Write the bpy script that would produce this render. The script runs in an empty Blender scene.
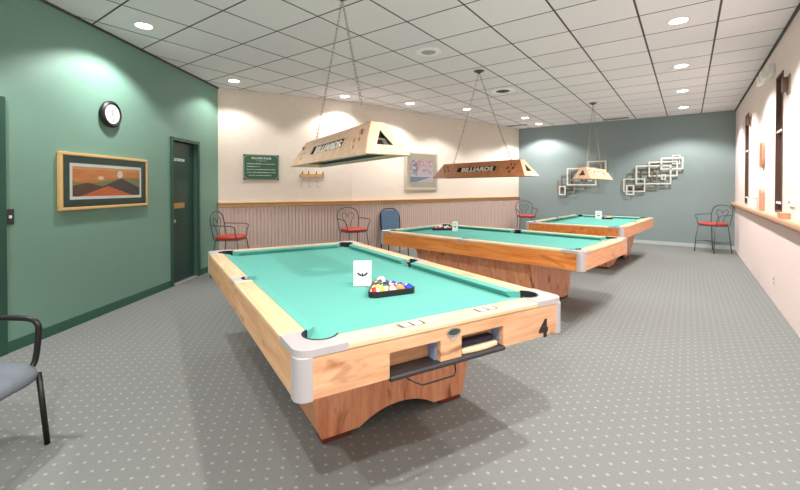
import bpy, bmesh, math, random
from math import radians as R, sin, cos, pi, sqrt
from mathutils import Vector, Matrix, noise
random.seed(4)
SC = bpy.context.scene
COL = SC.collection

# ------------------------------------------------------------------ helpers
def lin(c):
    c = c / 255.0
    return c / 12.92 if c <= 0.04045 else ((c + 0.055) / 1.055) ** 2.4
def rgb(r, g, b): return (lin(r), lin(g), lin(b), 1.0)

class NT:
    def __init__(s, name):
        s.m = bpy.data.materials.new(name); s.m.use_nodes = True
        s.t = s.m.node_tree; s.b = s.t.nodes['Principled BSDF']
    def n(s, typ, **kw):
        d = s.t.nodes.new(typ)
        for k, v in kw.items():
            if k.startswith('i_'): d.inputs[k[2:]].default_value = v
            else: setattr(d, k, v)
        return d
    def l(s, a, b): s.t.links.new(a, b)
    def math(s, op, a, b=None, c=None):
        d = s.t.nodes.new('ShaderNodeMath'); d.operation = op
        for i, v in enumerate((a, b, c)):
            if v is None: continue
            if hasattr(v, 'is_linked'): s.l(v, d.inputs[i])
            else: d.inputs[i].default_value = v
        return d.outputs[0]
    def mix(s, f, a, b):
        d = s.t.nodes.new('ShaderNodeMix'); d.data_type = 'RGBA'
        for sock, v in ((d.inputs[0], f), (d.inputs[6], a), (d.inputs[7], b)):
            if hasattr(v, 'is_linked'): s.l(v, sock)
            else: sock.default_value = v
        return d.outputs[2]
    def obj(s): return s.n('ShaderNodeTexCoord').outputs['Object']

def plain(name, col, rough=0.6, metal=0.0, var=0.06, scale=30, bump=0.0, spec=0.5, emit=None):
    m = NT(name); b = m.b
    b.inputs['Roughness'].default_value = rough; b.inputs['Metallic'].default_value = metal
    b.inputs['Specular IOR Level'].default_value = spec
    nz = m.n('ShaderNodeTexNoise', i_Scale=scale, i_Detail=4.0); m.l(m.obj(), nz.inputs['Vector'])
    d = tuple(max(0, c * (1 - var)) for c in col[:3]) + (1,); h = tuple(min(1, c * (1 + var)) for c in col[:3]) + (1,)
    m.l(m.mix(nz.outputs['Fac'], d, h), b.inputs['Base Color'])
    if bump:
        bp = m.n('ShaderNodeBump', i_Strength=bump, i_Distance=0.01); m.l(nz.outputs['Fac'], bp.inputs['Height']); m.l(bp.outputs[0], b.inputs['Normal'])
    if emit:
        b.inputs['Emission Color'].default_value = emit[0]; b.inputs['Emission Strength'].default_value = emit[1]
    return m.m

def wood(name, c1, c2, axis='x', rough=0.4, knots=0.55, knotcol=(120, 70, 35)):
    m = NT(name); b = m.b
    b.inputs['Roughness'].default_value = rough
    mp = m.n('ShaderNodeMapping'); sc = {'x': (1.2, 14, 14), 'y': (14, 1.2, 14), 'z': (14, 14, 1.2)}[axis]
    mp.inputs['Scale'].default_value = sc; m.l(m.obj(), mp.inputs[0])
    nz = m.n('ShaderNodeTexNoise', i_Scale=1.6, i_Detail=6.0, i_Distortion=0.6); m.l(mp.outputs[0], nz.inputs['Vector'])
    wv = m.n('ShaderNodeTexNoise', i_Scale=5.0, i_Detail=8.0, i_Distortion=1.2); m.l(mp.outputs[0], wv.inputs['Vector'])
    f = m.math('ADD', m.math('MULTIPLY', nz.outputs['Fac'], 0.65), m.math('MULTIPLY', wv.outputs['Fac'], 0.35))
    rp = m.n('ShaderNodeValToRGB'); m.l(f, rp.inputs[0])
    rp.color_ramp.elements[0].position = 0.36; rp.color_ramp.elements[0].color = c2
    rp.color_ramp.elements[1].position = 0.62; rp.color_ramp.elements[1].color = c1
    # knots
    mk = m.n('ShaderNodeMapping'); sk = {'x': (2.2, 7, 7), 'y': (7, 2.2, 7), 'z': (7, 7, 2.2)}[axis]
    mk.inputs['Scale'].default_value = sk; m.l(m.obj(), mk.inputs[0])
    kn = m.n('ShaderNodeTexNoise', i_Scale=1.3, i_Detail=3.0, i_Distortion=0.8); m.l(mk.outputs[0], kn.inputs['Vector'])
    kf = m.n('ShaderNodeMapRange'); kf.inputs[1].default_value = 0.60; kf.inputs[2].default_value = 0.70
    kf.inputs[4].default_value = knots; m.l(kn.outputs['Fac'], kf.inputs[0])
    m.l(m.mix(kf.outputs[0], rp.outputs[0], rgb(*knotcol)), b.inputs['Base Color'])
    return m.m

def prism(poly, z0, z1, bm=None, xf=None):
    """extrude a 2D polygon; xf maps (x,y,z)->3D"""
    bm = bm or bmesh.new()
    f = xf or (lambda x, y, z: (x, y, z))
    area = sum(poly[i][0] * poly[(i + 1) % len(poly)][1] - poly[(i + 1) % len(poly)][0] * poly[i][1] for i in range(len(poly)))
    if area < 0: poly = poly[::-1]
    lo = [bm.verts.new(f(x, y, z0)) for x, y in poly]; hi = [bm.verts.new(f(x, y, z1)) for x, y in poly]
    n = len(poly)
    caps = [bm.faces.new(hi), bm.faces.new(lo[::-1])]
    for i in range(n): bm.faces.new((lo[i], lo[(i + 1) % n], hi[(i + 1) % n], hi[i]))
    if n > 4:
        for c in caps: c.normal_update()
        bmesh.ops.triangulate(bm, faces=caps)
    return bm
def box(x0, x1, y0, y1, z0, z1, bm=None): return prism([(x0, y0), (x1, y0), (x1, y1), (x0, y1)], z0, z1, bm)
def arc(cx, cy, r, a0, a1, n=12):
    return [(cx + r * cos(R(a0 + (a1 - a0) * i / n)), cy + r * sin(R(a0 + (a1 - a0) * i / n))) for i in range(n + 1)]

def tube(pts, r, bm=None, seg=8, closed=False, caps=True):
    bm = bm or bmesh.new()
    P = [Vector(p) for p in pts]; n = len(P); rings = []
    prev = None
    for i in range(n):
        if closed: t = (P[(i + 1) % n] - P[i - 1])
        else: t = P[min(i + 1, n - 1)] - P[max(i - 1, 0)]
        t.normalize()
        if prev is None:
            u = t.orthogonal().normalized()
        else:
            u = prev - t * prev.dot(t)
            if u.length < 1e-6: u = t.orthogonal()
            u.normalize()
        prev = u; v = t.cross(u)
        rr = r[i] if isinstance(r, (list, tuple)) else r
        rings.append([bm.verts.new(P[i] + (u * cos(2 * pi * k / seg) + v * sin(2 * pi * k / seg)) * rr) for k in range(seg)])
    for i in range(n if closed else n - 1):
        a, b = rings[i], rings[(i + 1) % n]
        for k in range(seg): bm.faces.new((a[k], a[(k + 1) % seg], b[(k + 1) % seg], b[k]))
    if caps and not closed:
        bm.faces.new(rings[0][::-1]); bm.faces.new(rings[-1])
    return bm
def smooth_path(ctrl, n=8):
    """Catmull-Rom through control points"""
    P = [Vector(p) for p in ctrl]; out = []
    for i in range(len(P) - 1):
        p0 = P[max(i - 1, 0)]; p1 = P[i]; p2 = P[i + 1]; p3 = P[min(i + 2, len(P) - 1)]
        for k in range(n):
            t = k / n
            out.append(0.5 * ((2 * p1) + (p2 - p0) * t + (2 * p0 - 5 * p1 + 4 * p2 - p3) * t * t + (3 * p1 - p0 - 3 * p2 + p3) * t ** 3))
    out.append(P[-1]); return out
def lathe(prof, seg=32, bm=None, c=(0, 0, 0), axis='z'):
    bm = bm or bmesh.new(); rings = []
    def pt(r, h, a):
        x, y = r * cos(a), r * sin(a)
        v = (x, y, h) if axis == 'z' else (x, h, y) if axis == 'y' else (h, x, y)
        return Vector(v) + Vector(c)
    for r, h in prof: rings.append([bm.verts.new(pt(max(r, 1e-4), h, 2 * pi * k / seg)) for k in range(seg)])
    for a, b in zip(rings, rings[1:]):
        for k in range(seg): bm.faces.new((a[k], a[(k + 1) % seg], b[(k + 1) % seg], b[k]))
    bm.faces.new(rings[0][::-1]); bm.faces.new(rings[-1])
    return bm

def obj(name, bm, mat, parent=None, bevel=0, smooth=False, loc=None, rot=None):
    bmesh.ops.recalc_face_normals(bm, faces=bm.faces)
    me = bpy.data.meshes.new(name); bm.to_mesh(me); bm.free()
    if smooth:
        for p in me.polygons: p.use_smooth = True
    if mat: me.materials.append(mat)
    o = bpy.data.objects.new(name, me); COL.objects.link(o)
    if bevel:
        md = o.modifiers.new('Bevel', 'BEVEL'); md.width = bevel; md.segments = 2; md.limit_method = 'ANGLE'; md.angle_limit = R(40)
    if parent: o.parent = parent
    if loc: o.location = loc
    if rot: o.rotation_euler = rot
    return o
def multi(name, bms, mat, parent, **kw):
    return [obj(name, b, mat, parent, **kw) for b in bms]
def tag(o, label=None, cat=None, group=None, kind=None):
    if label: o['label'] = label
    if cat: o['category'] = cat
    if group: o['group'] = group
    if kind: o['kind'] = kind
    return o
def thing(name, label, cat, loc=(0, 0, 0), rz=0.0, group=None, kind=None):
    o = bpy.data.objects.new(name, None); o.empty_display_size = 0.1; COL.objects.link(o)
    o.location = loc; o.rotation_euler = (0, 0, rz)
    return tag(o, label, cat, group, kind)
def struct(name, bm, mat, parent=None, bevel=0):
    o = obj(name, bm, mat, parent, bevel)
    if not parent: o['kind'] = 'structure'
    return o
def copy_thing(src, loc, rz, label, group=None):
    c = src.copy(); COL.objects.link(c); c.location = loc; c.rotation_euler = (0, 0, rz); c['label'] = label
    if group: c['group'] = group
    for ch in list(src.children):
        d = ch.copy(); COL.objects.link(d); d.parent = c
        for g in list(ch.children):
            e = g.copy(); COL.objects.link(e); e.parent = d
    return c
def text_bm(s, size, depth=0.001, bold=0.0, align='CENTER'):
    cu = bpy.data.curves.new('t', 'FONT'); cu.body = s; cu.size = size; cu.extrude = depth; cu.offset = bold
    cu.align_x = align; cu.align_y = 'CENTER'; cu.resolution_u = 3
    o = bpy.data.objects.new('t', cu); COL.objects.link(o)
    dg = bpy.context.evaluated_depsgraph_get()
    me = bpy.data.meshes.new_from_object(o.evaluated_get(dg))
    bm = bmesh.new(); bm.from_mesh(me)
    bpy.data.objects.remove(o); bpy.data.curves.remove(cu); bpy.data.meshes.remove(me)
    return bm
def holed_bm(outer, holes, depth):
    """flat panel (xy) with holes, thickness 2*depth around z=0"""
    cu = bpy.data.curves.new('h', 'CURVE'); cu.dimensions = '2D'; cu.fill_mode = 'BOTH'; cu.extrude = depth
    for pl in [outer] + holes:
        sp = cu.splines.new('POLY'); sp.points.add(len(pl) - 1); sp.use_cyclic_u = True
        for p, q in zip(sp.points, pl): p.co = (q[0], q[1], 0, 1)
    o = bpy.data.objects.new('h', cu); COL.objects.link(o)
    dg = bpy.context.evaluated_depsgraph_get()
    me = bpy.data.meshes.new_from_object(o.evaluated_get(dg))
    bm = bmesh.new(); bm.from_mesh(me); bmesh.ops.remove_doubles(bm, verts=bm.verts, dist=1e-5)
    bpy.data.objects.remove(o); bpy.data.curves.remove(cu); bpy.data.meshes.remove(me)
    return bm
def xform(bm, M): bmesh.ops.transform(bm, matrix=M, verts=bm.verts); return bm

# ------------------------------------------------------------------ layout (metres; +y = along the right wall)
CAMH = 1.374; TOP = 3.074
RW = 0.828; BW = 11.687
TA = Vector((-6.413, 3.77)); TM = Vector((-5.358, 5.979)); TB = Vector((-3.943, 11.687))
DL = Vector((-0.537, 0.843)).normalized()          # along the left wall, away from the camera
NL = Vector((DL.y, -DL.x))                         # its normal, into the room
D1 = (TM - TA).normalized(); N1 = Vector((D1.y, -D1.x))
D2 = (TB - TM).normalized(); N2 = Vector((D2.y, -D2.x))
LEND = TA - DL * 6.2
def lw(s, off=0, z=0): p = TA - DL * s + NL * off; return Vector((p.x, p.y, z))
def w1(s, off=0, z=0): p = TA + D1 * s + N1 * off; return Vector((p.x, p.y, z))
def w2(s, off=0, z=0): p = TM + D2 * s + N2 * off; return Vector((p.x, p.y, z))
ROT_L = math.atan2(DL.y, DL.x)                     # local +x runs away from the camera along the left wall, +y into it
ROT_1 = math.atan2(D1.y, D1.x); ROT_2 = math.atan2(D2.y, D2.x)

# ------------------------------------------------------------------ materials
def mat_carpet():
    m = NT('carpet'); b = m.b; b.inputs['Roughness'].default_value = 0.95; b.inputs['Specular IOR Level'].default_value = 0.15
    sp = m.n('ShaderNodeSeparateXYZ'); m.l(m.obj(), sp.inputs[0])
    wob = m.n('ShaderNodeTexNoise', i_Scale=18.0, i_Detail=1.0); m.l(m.obj(), wob.inputs['Vector'])
    u = m.math('DIVIDE', m.math('ADD', sp.outputs[0], 2.2991), 0.1026)
    v = m.math('DIVIDE', m.math('SUBTRACT', sp.outputs[1], 0.5957), 0.0950)
    def dist(off):
        a = m.math('SUBTRACT', m.math('FRACT', m.math('ADD', u, 0.5 + off)), 0.5)
        c = m.math('SUBTRACT', m.math('FRACT', m.math('ADD', v, 0.5 + off)), 0.5)
        return m.math('SQRT', m.math('ADD', m.math('MULTIPLY', a, a), m.math('MULTIPLY', c, c)))
    d = m.math('MINIMUM', dist(0.0), dist(0.5))
    fn = m.n('ShaderNodeTexNoise', i_Scale=110.0, i_Detail=3.0); m.l(m.obj(), fn.inputs['Vector'])
    d = m.math('ADD', d, m.math('MULTIPLY', m.math('SUBTRACT', fn.outputs['Fac'], 0.5), 0.16))
    mr = m.n('ShaderNodeMapRange'); mr.inputs[1].default_value = 0.11; mr.inputs[2].default_value = 0.04; m.l(d, mr.inputs[0])
    base = m.mix(fn.outputs['Fac'], rgb(*CARPET_D), rgb(*CARPET_L))
    m.l(m.mix(mr.outputs[0], base, rgb(*CARPET_DOT)), b.inputs['Base Color'])
    bp = m.n('ShaderNodeBump', i_Strength=0.25, i_Distance=0.004); m.l(fn.outputs['Fac'], bp.inputs['Height']); m.l(bp.outputs[0], b.inputs['Normal'])
    return m.m
CARPET_D = (108, 111, 109); CARPET_L = (131, 134, 132); CARPET_DOT = (154, 159, 152)

def mat_ceiling():
    m = NT('ceiling_tiles'); b = m.b; b.inputs['Roughness'].default_value = 0.9; b.inputs['Specular IOR Level'].default_value = 0.2
    sp = m.n('ShaderNodeSeparateXYZ'); m.l(m.obj(), sp.inputs[0])
    S = 0.63665
    def near(o, off):
        a = m.math('FRACT', m.math('DIVIDE', m.math('SUBTRACT', o, off - S / 2), S))
        return m.math('MULTIPLY', m.math('ABSOLUTE', m.math('SUBTRACT', a, 0.5)), S)
    d = m.math('MINIMUM', near(sp.outputs[0], -3.58887), near(sp.outputs[1], 2.16716))
    mr = m.n('ShaderNodeMapRange'); mr.inputs[1].default_value = 0.0105; mr.inputs[2].default_value = 0.0075; m.l(d, mr.inputs[0])
    fn = m.n('ShaderNodeTexNoise', i_Scale=90.0, i_Detail=5.0); m.l(m.obj(), fn.inputs['Vector'])
    # each tile a slightly different tone
    fl = m.n('ShaderNodeVectorMath', operation='FLOOR'); mp = m.n('ShaderNodeMapping')
    mp.inputs['Location'].default_value = (3.58887 / S, -2.16716 / S, 0.3); mp.inputs['Scale'].default_value = (1 / S, 1 / S, 0.001)
    m.l(m.obj(), mp.inputs[0]); m.l(mp.outputs[0], fl.inputs[0])
    wn = m.n('ShaderNodeTexWhiteNoise', noise_dimensions='2D'); m.l(fl.outputs[0], wn.inputs['Vector'])
    t = m.math('ADD', m.math('MULTIPLY', fn.outputs['Fac'], 0.8), m.math('MULTIPLY', wn.outputs['Value'], 0.25))
    base = m.mix(t, rgb(*CEIL_D), rgb(*CEIL_L))
    m.l(m.mix(mr.outputs[0], base, rgb(88, 86, 86)), b.inputs['Base Color'])
    h = m.math('SUBTRACT', m.math('MULTIPLY', fn.outputs['Fac'], 0.12), mr.outputs[0])
    bp = m.n('ShaderNodeBump', i_Strength=0.5, i_Distance=0.008); m.l(h, bp.inputs['Height']); m.l(bp.outputs[0], b.inputs['Normal'])
    return m.m
CEIL_D = (228, 225, 229); CEIL_L = (252, 249, 253)

M = {}
M['carpet'] = mat_carpet(); M['ceiling'] = mat_ceiling()
M['green_wall'] = plain('green_wallpaper', rgb(114, 151, 136), 0.5, var=0.05, scale=60, bump=0.05)
M['tan_wall'] = plain('cream_wallpaper', rgb(235, 222, 208), 0.8, var=0.05, scale=12, bump=0.05)
M['back_wall'] = plain('grey_green_wallpaper', rgb(137, 153, 153), 0.7, var=0.04, scale=50, bump=0.05)
M['right_wall'] = plain('pale_wallpaper', rgb(236, 220, 215), 0.8, var=0.03, scale=14, bump=0.05)
M['bead'] = plain('beadboard', rgb(206, 184, 174), 0.7, var=0.05, scale=20)
M['oak_trim'] = wood('oak_trim', rgb(214, 172, 120), rgb(180, 132, 84), 'x', 0.45, 0.2)
M['green_door'] = plain('green_door_paint', rgb(34, 66, 57), 0.28, var=0.08, scale=8)
M['green_trim'] = plain('green_trim_paint', rgb(40, 80, 66), 0.4, var=0.06, scale=10)
M['base_green'] = plain('green_vinyl_base', rgb(48, 92, 76), 0.4, var=0.05)
M['base_grey'] = plain('pale_grey_base', rgb(190, 198, 196), 0.5)
M['brass'] = plain('brass', rgb(196, 164, 104), 0.35, 0.8)
M['steel'] = plain('brushed_aluminium', rgb(206, 202, 204), 0.34, 0.5, var=0.03, scale=60)
M['chrome'] = plain('chrome', rgb(205, 206, 208), 0.2, 1.0)
M['black'] = plain('black_plastic', rgb(28, 28, 30), 0.45)
M['black_metal'] = plain('black_metal', rgb(38, 36, 36), 0.4, 0.4)
M['dark_iron'] = plain('dark_wire_iron', rgb(92, 92, 94), 0.45, 0.5)
M['white'] = plain('white_plastic', rgb(238, 238, 236), 0.5)
M['gloss_white'] = plain('bright_white_enamel', rgb(253, 253, 253), 0.3, var=0.0)
M['paper'] = plain('white_paper', rgb(246, 246, 244), 0.6, var=0.01)
M['ink'] = plain('grey_ink', rgb(104, 104, 112), 0.8); M['ink_dark'] = plain('dark_ink', rgb(50, 48, 56), 0.8)
M['felt'] = plain('green_felt', rgb(97, 168, 156), 0.95, var=0.05, scale=220, spec=0.1)
M['maple_x'] = wood('maple_across', rgb(222, 180, 140), rgb(198, 144, 104), 'x', 0.38, 0.75, (140, 84, 46))
M['maple_y'] = wood('maple_along', rgb(222, 178, 132), rgb(198, 142, 96), 'y', 0.38, 0.75, (140, 84, 46))
M['rail_x'] = wood('rail_across', rgb(230, 204, 168), rgb(212, 174, 132), 'x', 0.30, 0.4, (170, 116, 70))
M['rail_y'] = wood('rail_along', rgb(230, 200, 160), rgb(212, 170, 124), 'y', 0.30, 0.4, (170, 116, 70))
M['warmlit_wood_x'] = wood('warmlit_wood_across', rgb(232, 168, 122), rgb(208, 136, 92), 'x', 0.38, 0.35)  # warm light painted into the wood colour, pinkish faces
M['warmlit_wood_y'] = wood('warmlit_wood_along', rgb(230, 152, 80), rgb(202, 114, 50), 'y', 0.38, 0.5, (110, 58, 26))  # same wood with stronger orange light painted into its colour
M['cedar'] = wood('red_wood_base', rgb(236, 174, 132), rgb(210, 130, 90), 'z', 0.4, 0.85, (126, 66, 40))
M['toe'] = plain('dark_red_foot', rgb(108, 50, 34), 0.5)
M['pocket'] = plain('black_pocket', rgb(22, 24, 24), 0.6)
M['plate_grey'] = plain('plate_grey', rgb(150, 140, 130), 0.5)
M['shelf_oak'] = plain('shelf_wood', rgb(208, 162, 130), 0.45, var=0.1, scale=6)
M['tray'] = plain('black_tray_rubber', rgb(40, 38, 42), 0.4)
M['blue_grey'] = plain('blue_grey_liner', rgb(140, 160, 196), 0.5)  # blue of a sky reflection painted into the plastic liner
M['lamp_wood'] = wood('lamp_birch', rgb(226, 190, 160), rgb(208, 166, 132), 'x', 0.45, 0.1)
M['lamp_wood_y'] = wood('lamp_birch_end', rgb(226, 190, 160), rgb(208, 166, 132), 'y', 0.45, 0.1)
M['lamp_warmlit_wood'] = wood('lamp_warmlit_wood', rgb(206, 136, 90), rgb(182, 108, 64), 'x', 0.45, 0.2)  # lamp wood with warm orange light painted into its colour
M['lamp_inside'] = plain('lamp_inside_brown', rgb(120, 88, 66), 0.7)
M['reflector'] = plain('lamp_reflector', rgb(226, 220, 222), 0.5)
M['dark_backing'] = plain('brown_shade_backing', rgb(74, 56, 46), 0.8); M['letter'] = plain('cream_letters', rgb(236, 226, 212), 0.6)  # brown behind the letters; also painted shade inside the lamp
M['tube'] = plain('fluorescent_tube', rgb(244, 244, 240), 0.3, emit=((1, 0.97, 0.9, 1), 0.15))
M['chain'] = plain('chain_metal', rgb(168, 158, 142), 0.45, 0.5)
M['lens'] = plain('lit_lens', rgb(255, 252, 244), 0.5, emit=((1, 0.97, 0.92, 1), 9.0))
M['red_seat'] = plain('red_vinyl', rgb(190, 62, 50), 0.4, var=0.08)
M['grey_fabric'] = plain('grey_blue_fabric', rgb(102, 110, 118), 0.9, var=0.1, scale=200)
M['blue_vinyl'] = plain('blue_vinyl', rgb(92, 122, 148), 0.5)
M['gilt'] = plain('gilt_frame', rgb(216, 176, 116), 0.35, 0.15, var=0.08)
M['gilt_side'] = plain('frame_side', rgb(120, 76, 44), 0.5)
M['mat_green'] = plain('dark_green_mat', rgb(62, 84, 74), 0.6)
M['pale_frame'] = plain('pale_frame', rgb(198, 188, 170), 0.5, 0.1); M['pale_mat'] = plain('pale_mat', rgb(222, 212, 196), 0.8)
M['sign_green'] = plain('sign_green', rgb(44, 92, 68), 0.35); M['sign_rim'] = plain('sign_rim', rgb(140, 148, 134), 0.4, 0.3)
M['sign_ink'] = plain('sign_ink', rgb(206, 222, 206), 0.6)
M['art_white'] = plain('cream_metal', rgb(226, 220, 208), 0.45, 0.1); M['art_grey'] = plain('grey_metal', rgb(150, 140, 128), 0.45, 0.2)
M['art_brown'] = plain('bronze_metal', rgb(104, 84, 70), 0.45, 0.2)
M['win_wood'] = plain('dark_brown_jamb', rgb(104, 76, 64), 0.5, var=0.1, scale=10)
M['wall_angle'] = plain('dark_wall_angle', rgb(70, 66, 64), 0.6)
M['rack_wood'] = plain('rack_wood', rgb(214, 158, 124), 0.5, var=0.1, scale=12)
g = NT('clear_glass'); g.b.inputs['Transmission Weight'].default_value = 1.0; g.b.inputs['Roughness'].default_value = 0.02; g.b.inputs['IOR'].default_value = 1.1
g.b.inputs['Base Color'].default_value = (0.96, 0.97, 0.97, 1); M['glass'] = g.m
M['dark_glass'] = plain('dark_glass', rgb(60, 54, 52), 0.1)

# ------------------------------------------------------------------ room shell
REAR = -2.6
lr = TA - DL * 7.4                                  # left wall's rear end
room = [(TA.x, TA.y), (TM.x, TM.y), (TB.x, TB.y), (RW, BW), (RW, REAR), (lr.x, REAR), (lr.x, lr.y)]
def grow(poly, t):
    c = Vector((sum(p[0] for p in poly) / len(poly), sum(p[1] for p in poly) / len(poly)))
    return [tuple(c + (Vector(p) - c) * (1 + t / (Vector(p) - c).length)) for p in poly]
struct('floor', prism(grow(room, 0.3), -0.1, 0.0), M['carpet'])
struct('ceiling', prism(grow(room, 0.3), TOP, TOP + 0.1), M['ceiling'])
def wall_seg(a, b, nrm, z0, z1, bm=None, t=0.15, ext0=0.0, ext1=0.0):
    a = Vector(a); b = Vector(b); d = (b - a).normalized(); a = a - d * ext0; b = b + d * ext1
    o = -nrm * t
    return prism([tuple(a), tuple(b), tuple(b + o), tuple(a + o)], z0, z1, bm)
# left wall with the doorway (s 0.655..1.295) and a second doorway (s 3.63..4.55)
D1A, D1B, DH = 0.657, 1.285, 2.03
D2A, D2B, DH2 = 3.63, 4.55, 2.06
bm = bmesh.new()
S = lambda s: tuple(TA - DL * s)
wall_seg(S(0), S(D1A), NL, 0, TOP, bm, ext0=0.1); wall_seg(S(D1A), S(D1B), NL, DH, TOP, bm)
wall_seg(S(D1B), S(D2A), NL, 0, TOP, bm); wall_seg(S(D2A), S(D2B), NL, DH2, TOP, bm); wall_seg(S(D2B), S(7.4), NL, 0, TOP, bm)
struct('wall_left', bm, M['green_wall'])
bm = bmesh.new()
wall_seg(TA, TM, N1, 0, TOP, bm, ext0=0.05, ext1=0.02); wall_seg(TM, TB, N2, 0, TOP, bm, ext1=0.05)
struct('wall_center', bm, M['tan_wall'])
struct('wall_back', box(TB.x - 0.2, RW + 0.15, BW, BW + 0.15, 0, TOP), M['back_wall'])
# right wall with two tall narrow window openings
WINS = [(9.24, 9.72, 1.09, 2.66), (6.14, 6.56, 1.09, 2.66)]
bm = bmesh.new(); y = BW
for (a, b, z0, z1) in WINS:
    box(RW, RW + 0.15, b, y, 0, TOP, bm); box(RW, RW + 0.15, a, b, 0, z0, bm); box(RW, RW + 0.15, a, b, z1, TOP, bm); y = a
box(RW, RW + 0.15, REAR, y, 0, TOP, bm)
struct('wall_right', bm, M['right_wall'])
for i, (a, b, z0, z1) in enumerate(WINS):
    fr = struct('window_%d' % (i + 1), bmesh.new(), None); fr['kind'] = 'structure'
    bm = bmesh.new(); t = 0.02
    for q in ((a, a + t, z0, z1), (b - t, b, z0, z1), (a, b, z0, z0 + t), (a, b, z1 - t, z1)):
        box(RW - 0.008, RW + 0.14, q[0], q[1], q[2], q[3], bm)
    obj('window_frame', bm, M['win_wood'], fr)
    for zz in (2.02, 1.20): obj('cross_bar', box(RW + 0.0, RW + 0.02, a + t, b - t, zz - 0.012, zz + 0.012), M['white'], fr)
    obj('pane', box(RW + 0.10, RW + 0.106, a + t, b - t, z0 + t, z1 - t), M['dark_glass'], fr)

# baseboards and trims
bm = bmesh.new()
for a, b in ((0.0, 0.62), (1.34, 3.57)):
    p = [tuple(TA - DL * a), tuple(TA - DL * b), tuple(TA - DL * b + NL * 0.012), tuple(TA - DL * a + NL * 0.012)]
    prism(p, 0, 0.095, bm)
struct('baseboard_left', bm, M['base_green'], bevel=0.003)
struct('baseboard_back', box(TB.x, RW, BW - 0.012, BW, 0, 0.08), M['base_grey'])
def strip(prof, segs, bm=None):
    """sweep an (offset,z) profile along wall points [(origin, dir, normal, len)]"""
    bm = bm or bmesh.new()
    for o, d, n, a, b in segs:
        A = [Vector((*(o + d * a + n * p[0]), p[1])) for p in prof]; B = [Vector((*(o + d * b + n * p[0]), p[1])) for p in prof]
        va = [bm.verts.new(v) for v in A]; vb = [bm.verts.new(v) for v in B]; k = len(prof)
        for i in range(k): bm.faces.new((va[i], va[(i + 1) % k], vb[(i + 1) % k], vb[i]))
        bm.faces.new(va); bm.faces.new(vb[::-1])
    return bm
L1 = (TM - TA).length; L2 = (TB - TM).length
m = NT('rail_oak'); m.b.inputs['Roughness'].default_value = 0.4
nz = m.n('ShaderNodeTexNoise', i_Scale=3.0, i_Detail=6.0); mp = m.n('ShaderNodeMapping'); mp.inputs['Scale'].default_value = (1, 1, 18)
m.l(m.obj(), mp.inputs[0]); m.l(mp.outputs[0], nz.inputs['Vector'])
m.l(m.mix(nz.outputs['Fac'], rgb(196, 148, 98), rgb(226, 184, 134)), m.b.inputs['Base Color']); M['rail_oak'] = m.m
prof = [(0, 1.03), (0.022, 1.03), (0.028, 1.045), (0.028, 1.085), (0.05, 1.095), (0.055, 1.105), (0.05, 1.118), (0, 1.118)]
struct('trim_1', strip(prof, [(TA, D1, N1, 0.0, L1 + 0.006), (TM, D2, N2, -0.006, L2)]), M['rail_oak'])
shelf = [(0, 0.955), (0.02, 0.955), (0.03, 0.985), (0.066, 0.995), (0.075, 1.01), (0.075, 1.04), (0.068, 1.055), (0, 1.055)]
struct('trim_2', strip(shelf, [(Vector((RW, BW)), Vector((0, -1)), Vector((-1, 0)), 0.0, BW - REAR)]), M['shelf_oak'])
# beadboard: vertical beads
bm = bmesh.new()
for o, d, n, ln in ((TA, D1, N1, L1), (TM, D2, N2, L2)):
    pitch = 0.062; k = int(ln / pitch); pitch = ln / k; pts = []
    for i in range(k):
        s = i * pitch
        pts += [(s, 0.003), (s + 0.006, 0.003), (s + 0.010, 0.012), (s + pitch * .5, 0.0135), (s + pitch - 0.004, 0.012)]
    pts += [(ln, 0.003), (ln, -0.002), (0, -0.002)]
    def xf(x, y, z, o=o, d=d, n=n): p = o + d * x + n * y; return (p.x, p.y, z)
    prism(pts, 0.0, 1.03, bm, xf)
struct('trim_3', bm, M['bead'])

bm = bmesh.new()
box(RW - 0.022, RW, REAR, BW, TOP - 0.022, TOP, bm)
struct('trim_4', bm, M['wall_angle'])
struct('trim_5', prism([tuple(TA), tuple(TA + NL * 0.02), tuple(TA - DL * 7.4 + NL * 0.02), tuple(TA - DL * 7.4)], TOP - 0.02, TOP), M['wall_angle'])
# doors ------------------------------------------------------------
def door(name, a, b, h, fw, sign=None, knob_s=None):
    root = thing(name, None, None, tuple(lw((a + b) / 2)), ROT_L, kind='structure')
    w = b - a; x0, x1 = -w / 2, w / 2
    bm = bmesh.new()
    for q in ((x0 - fw, x0, 0, h + fw), (x1, x1 + fw, 0, h + fw), (x0 - 0.0, x1 + 0.0, h, h + fw)):
        box(q[0], q[1], -0.022, 0.15, q[2], q[3], bm)
    obj('door_frame', bm, M['green_trim'], root, bevel=0.004)
    lf = obj('door_leaf', box(x0 + 0.004, x1 - 0.004, 0.06, 0.10, 0.012, h - 0.004), M['green_door'], root, bevel=0.003)
    obj('threshold', box(x0, x1, -0.01, 0.12, 0, 0.01), M['steel'], root)
    return root, lf
d1, leaf = door('door_1', D1A, D1B, DH, 0.05)
d2, leaf2 = door('door_2', D2A, D2B, DH2, 0.06)
cs = (D1A + D1B) / 2
yl = 0.06
pl = box(-0.135 - (1.04 - cs), 0.135 - (1.04 - cs), yl - 0.004, yl, 1.075, 1.15); obj('push_plate', pl, M['brass'], leaf, bevel=0.002)
bm = lathe([(0.012, 0), (0.012, 0.03), (0.026, 0.04), (0.028, 0.055), (0.02, 0.068), (0.0, 0.07)], 16, axis='y'); xform(bm, Matrix.Translation((cs - 1.235, yl, 0.90)) @ Matrix.Scale(-1, 4, (0, 1, 0)))
obj('door_knob', bm, M['chrome'], leaf, smooth=True)
bm = text_bm('RESTROOM', 0.056, 0.001, 0.001); xform(bm, Matrix.Translation((cs - 1.045, yl - 0.002, 1.772)) @ Matrix.Rotation(R(90), 4, 'X'))
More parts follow.
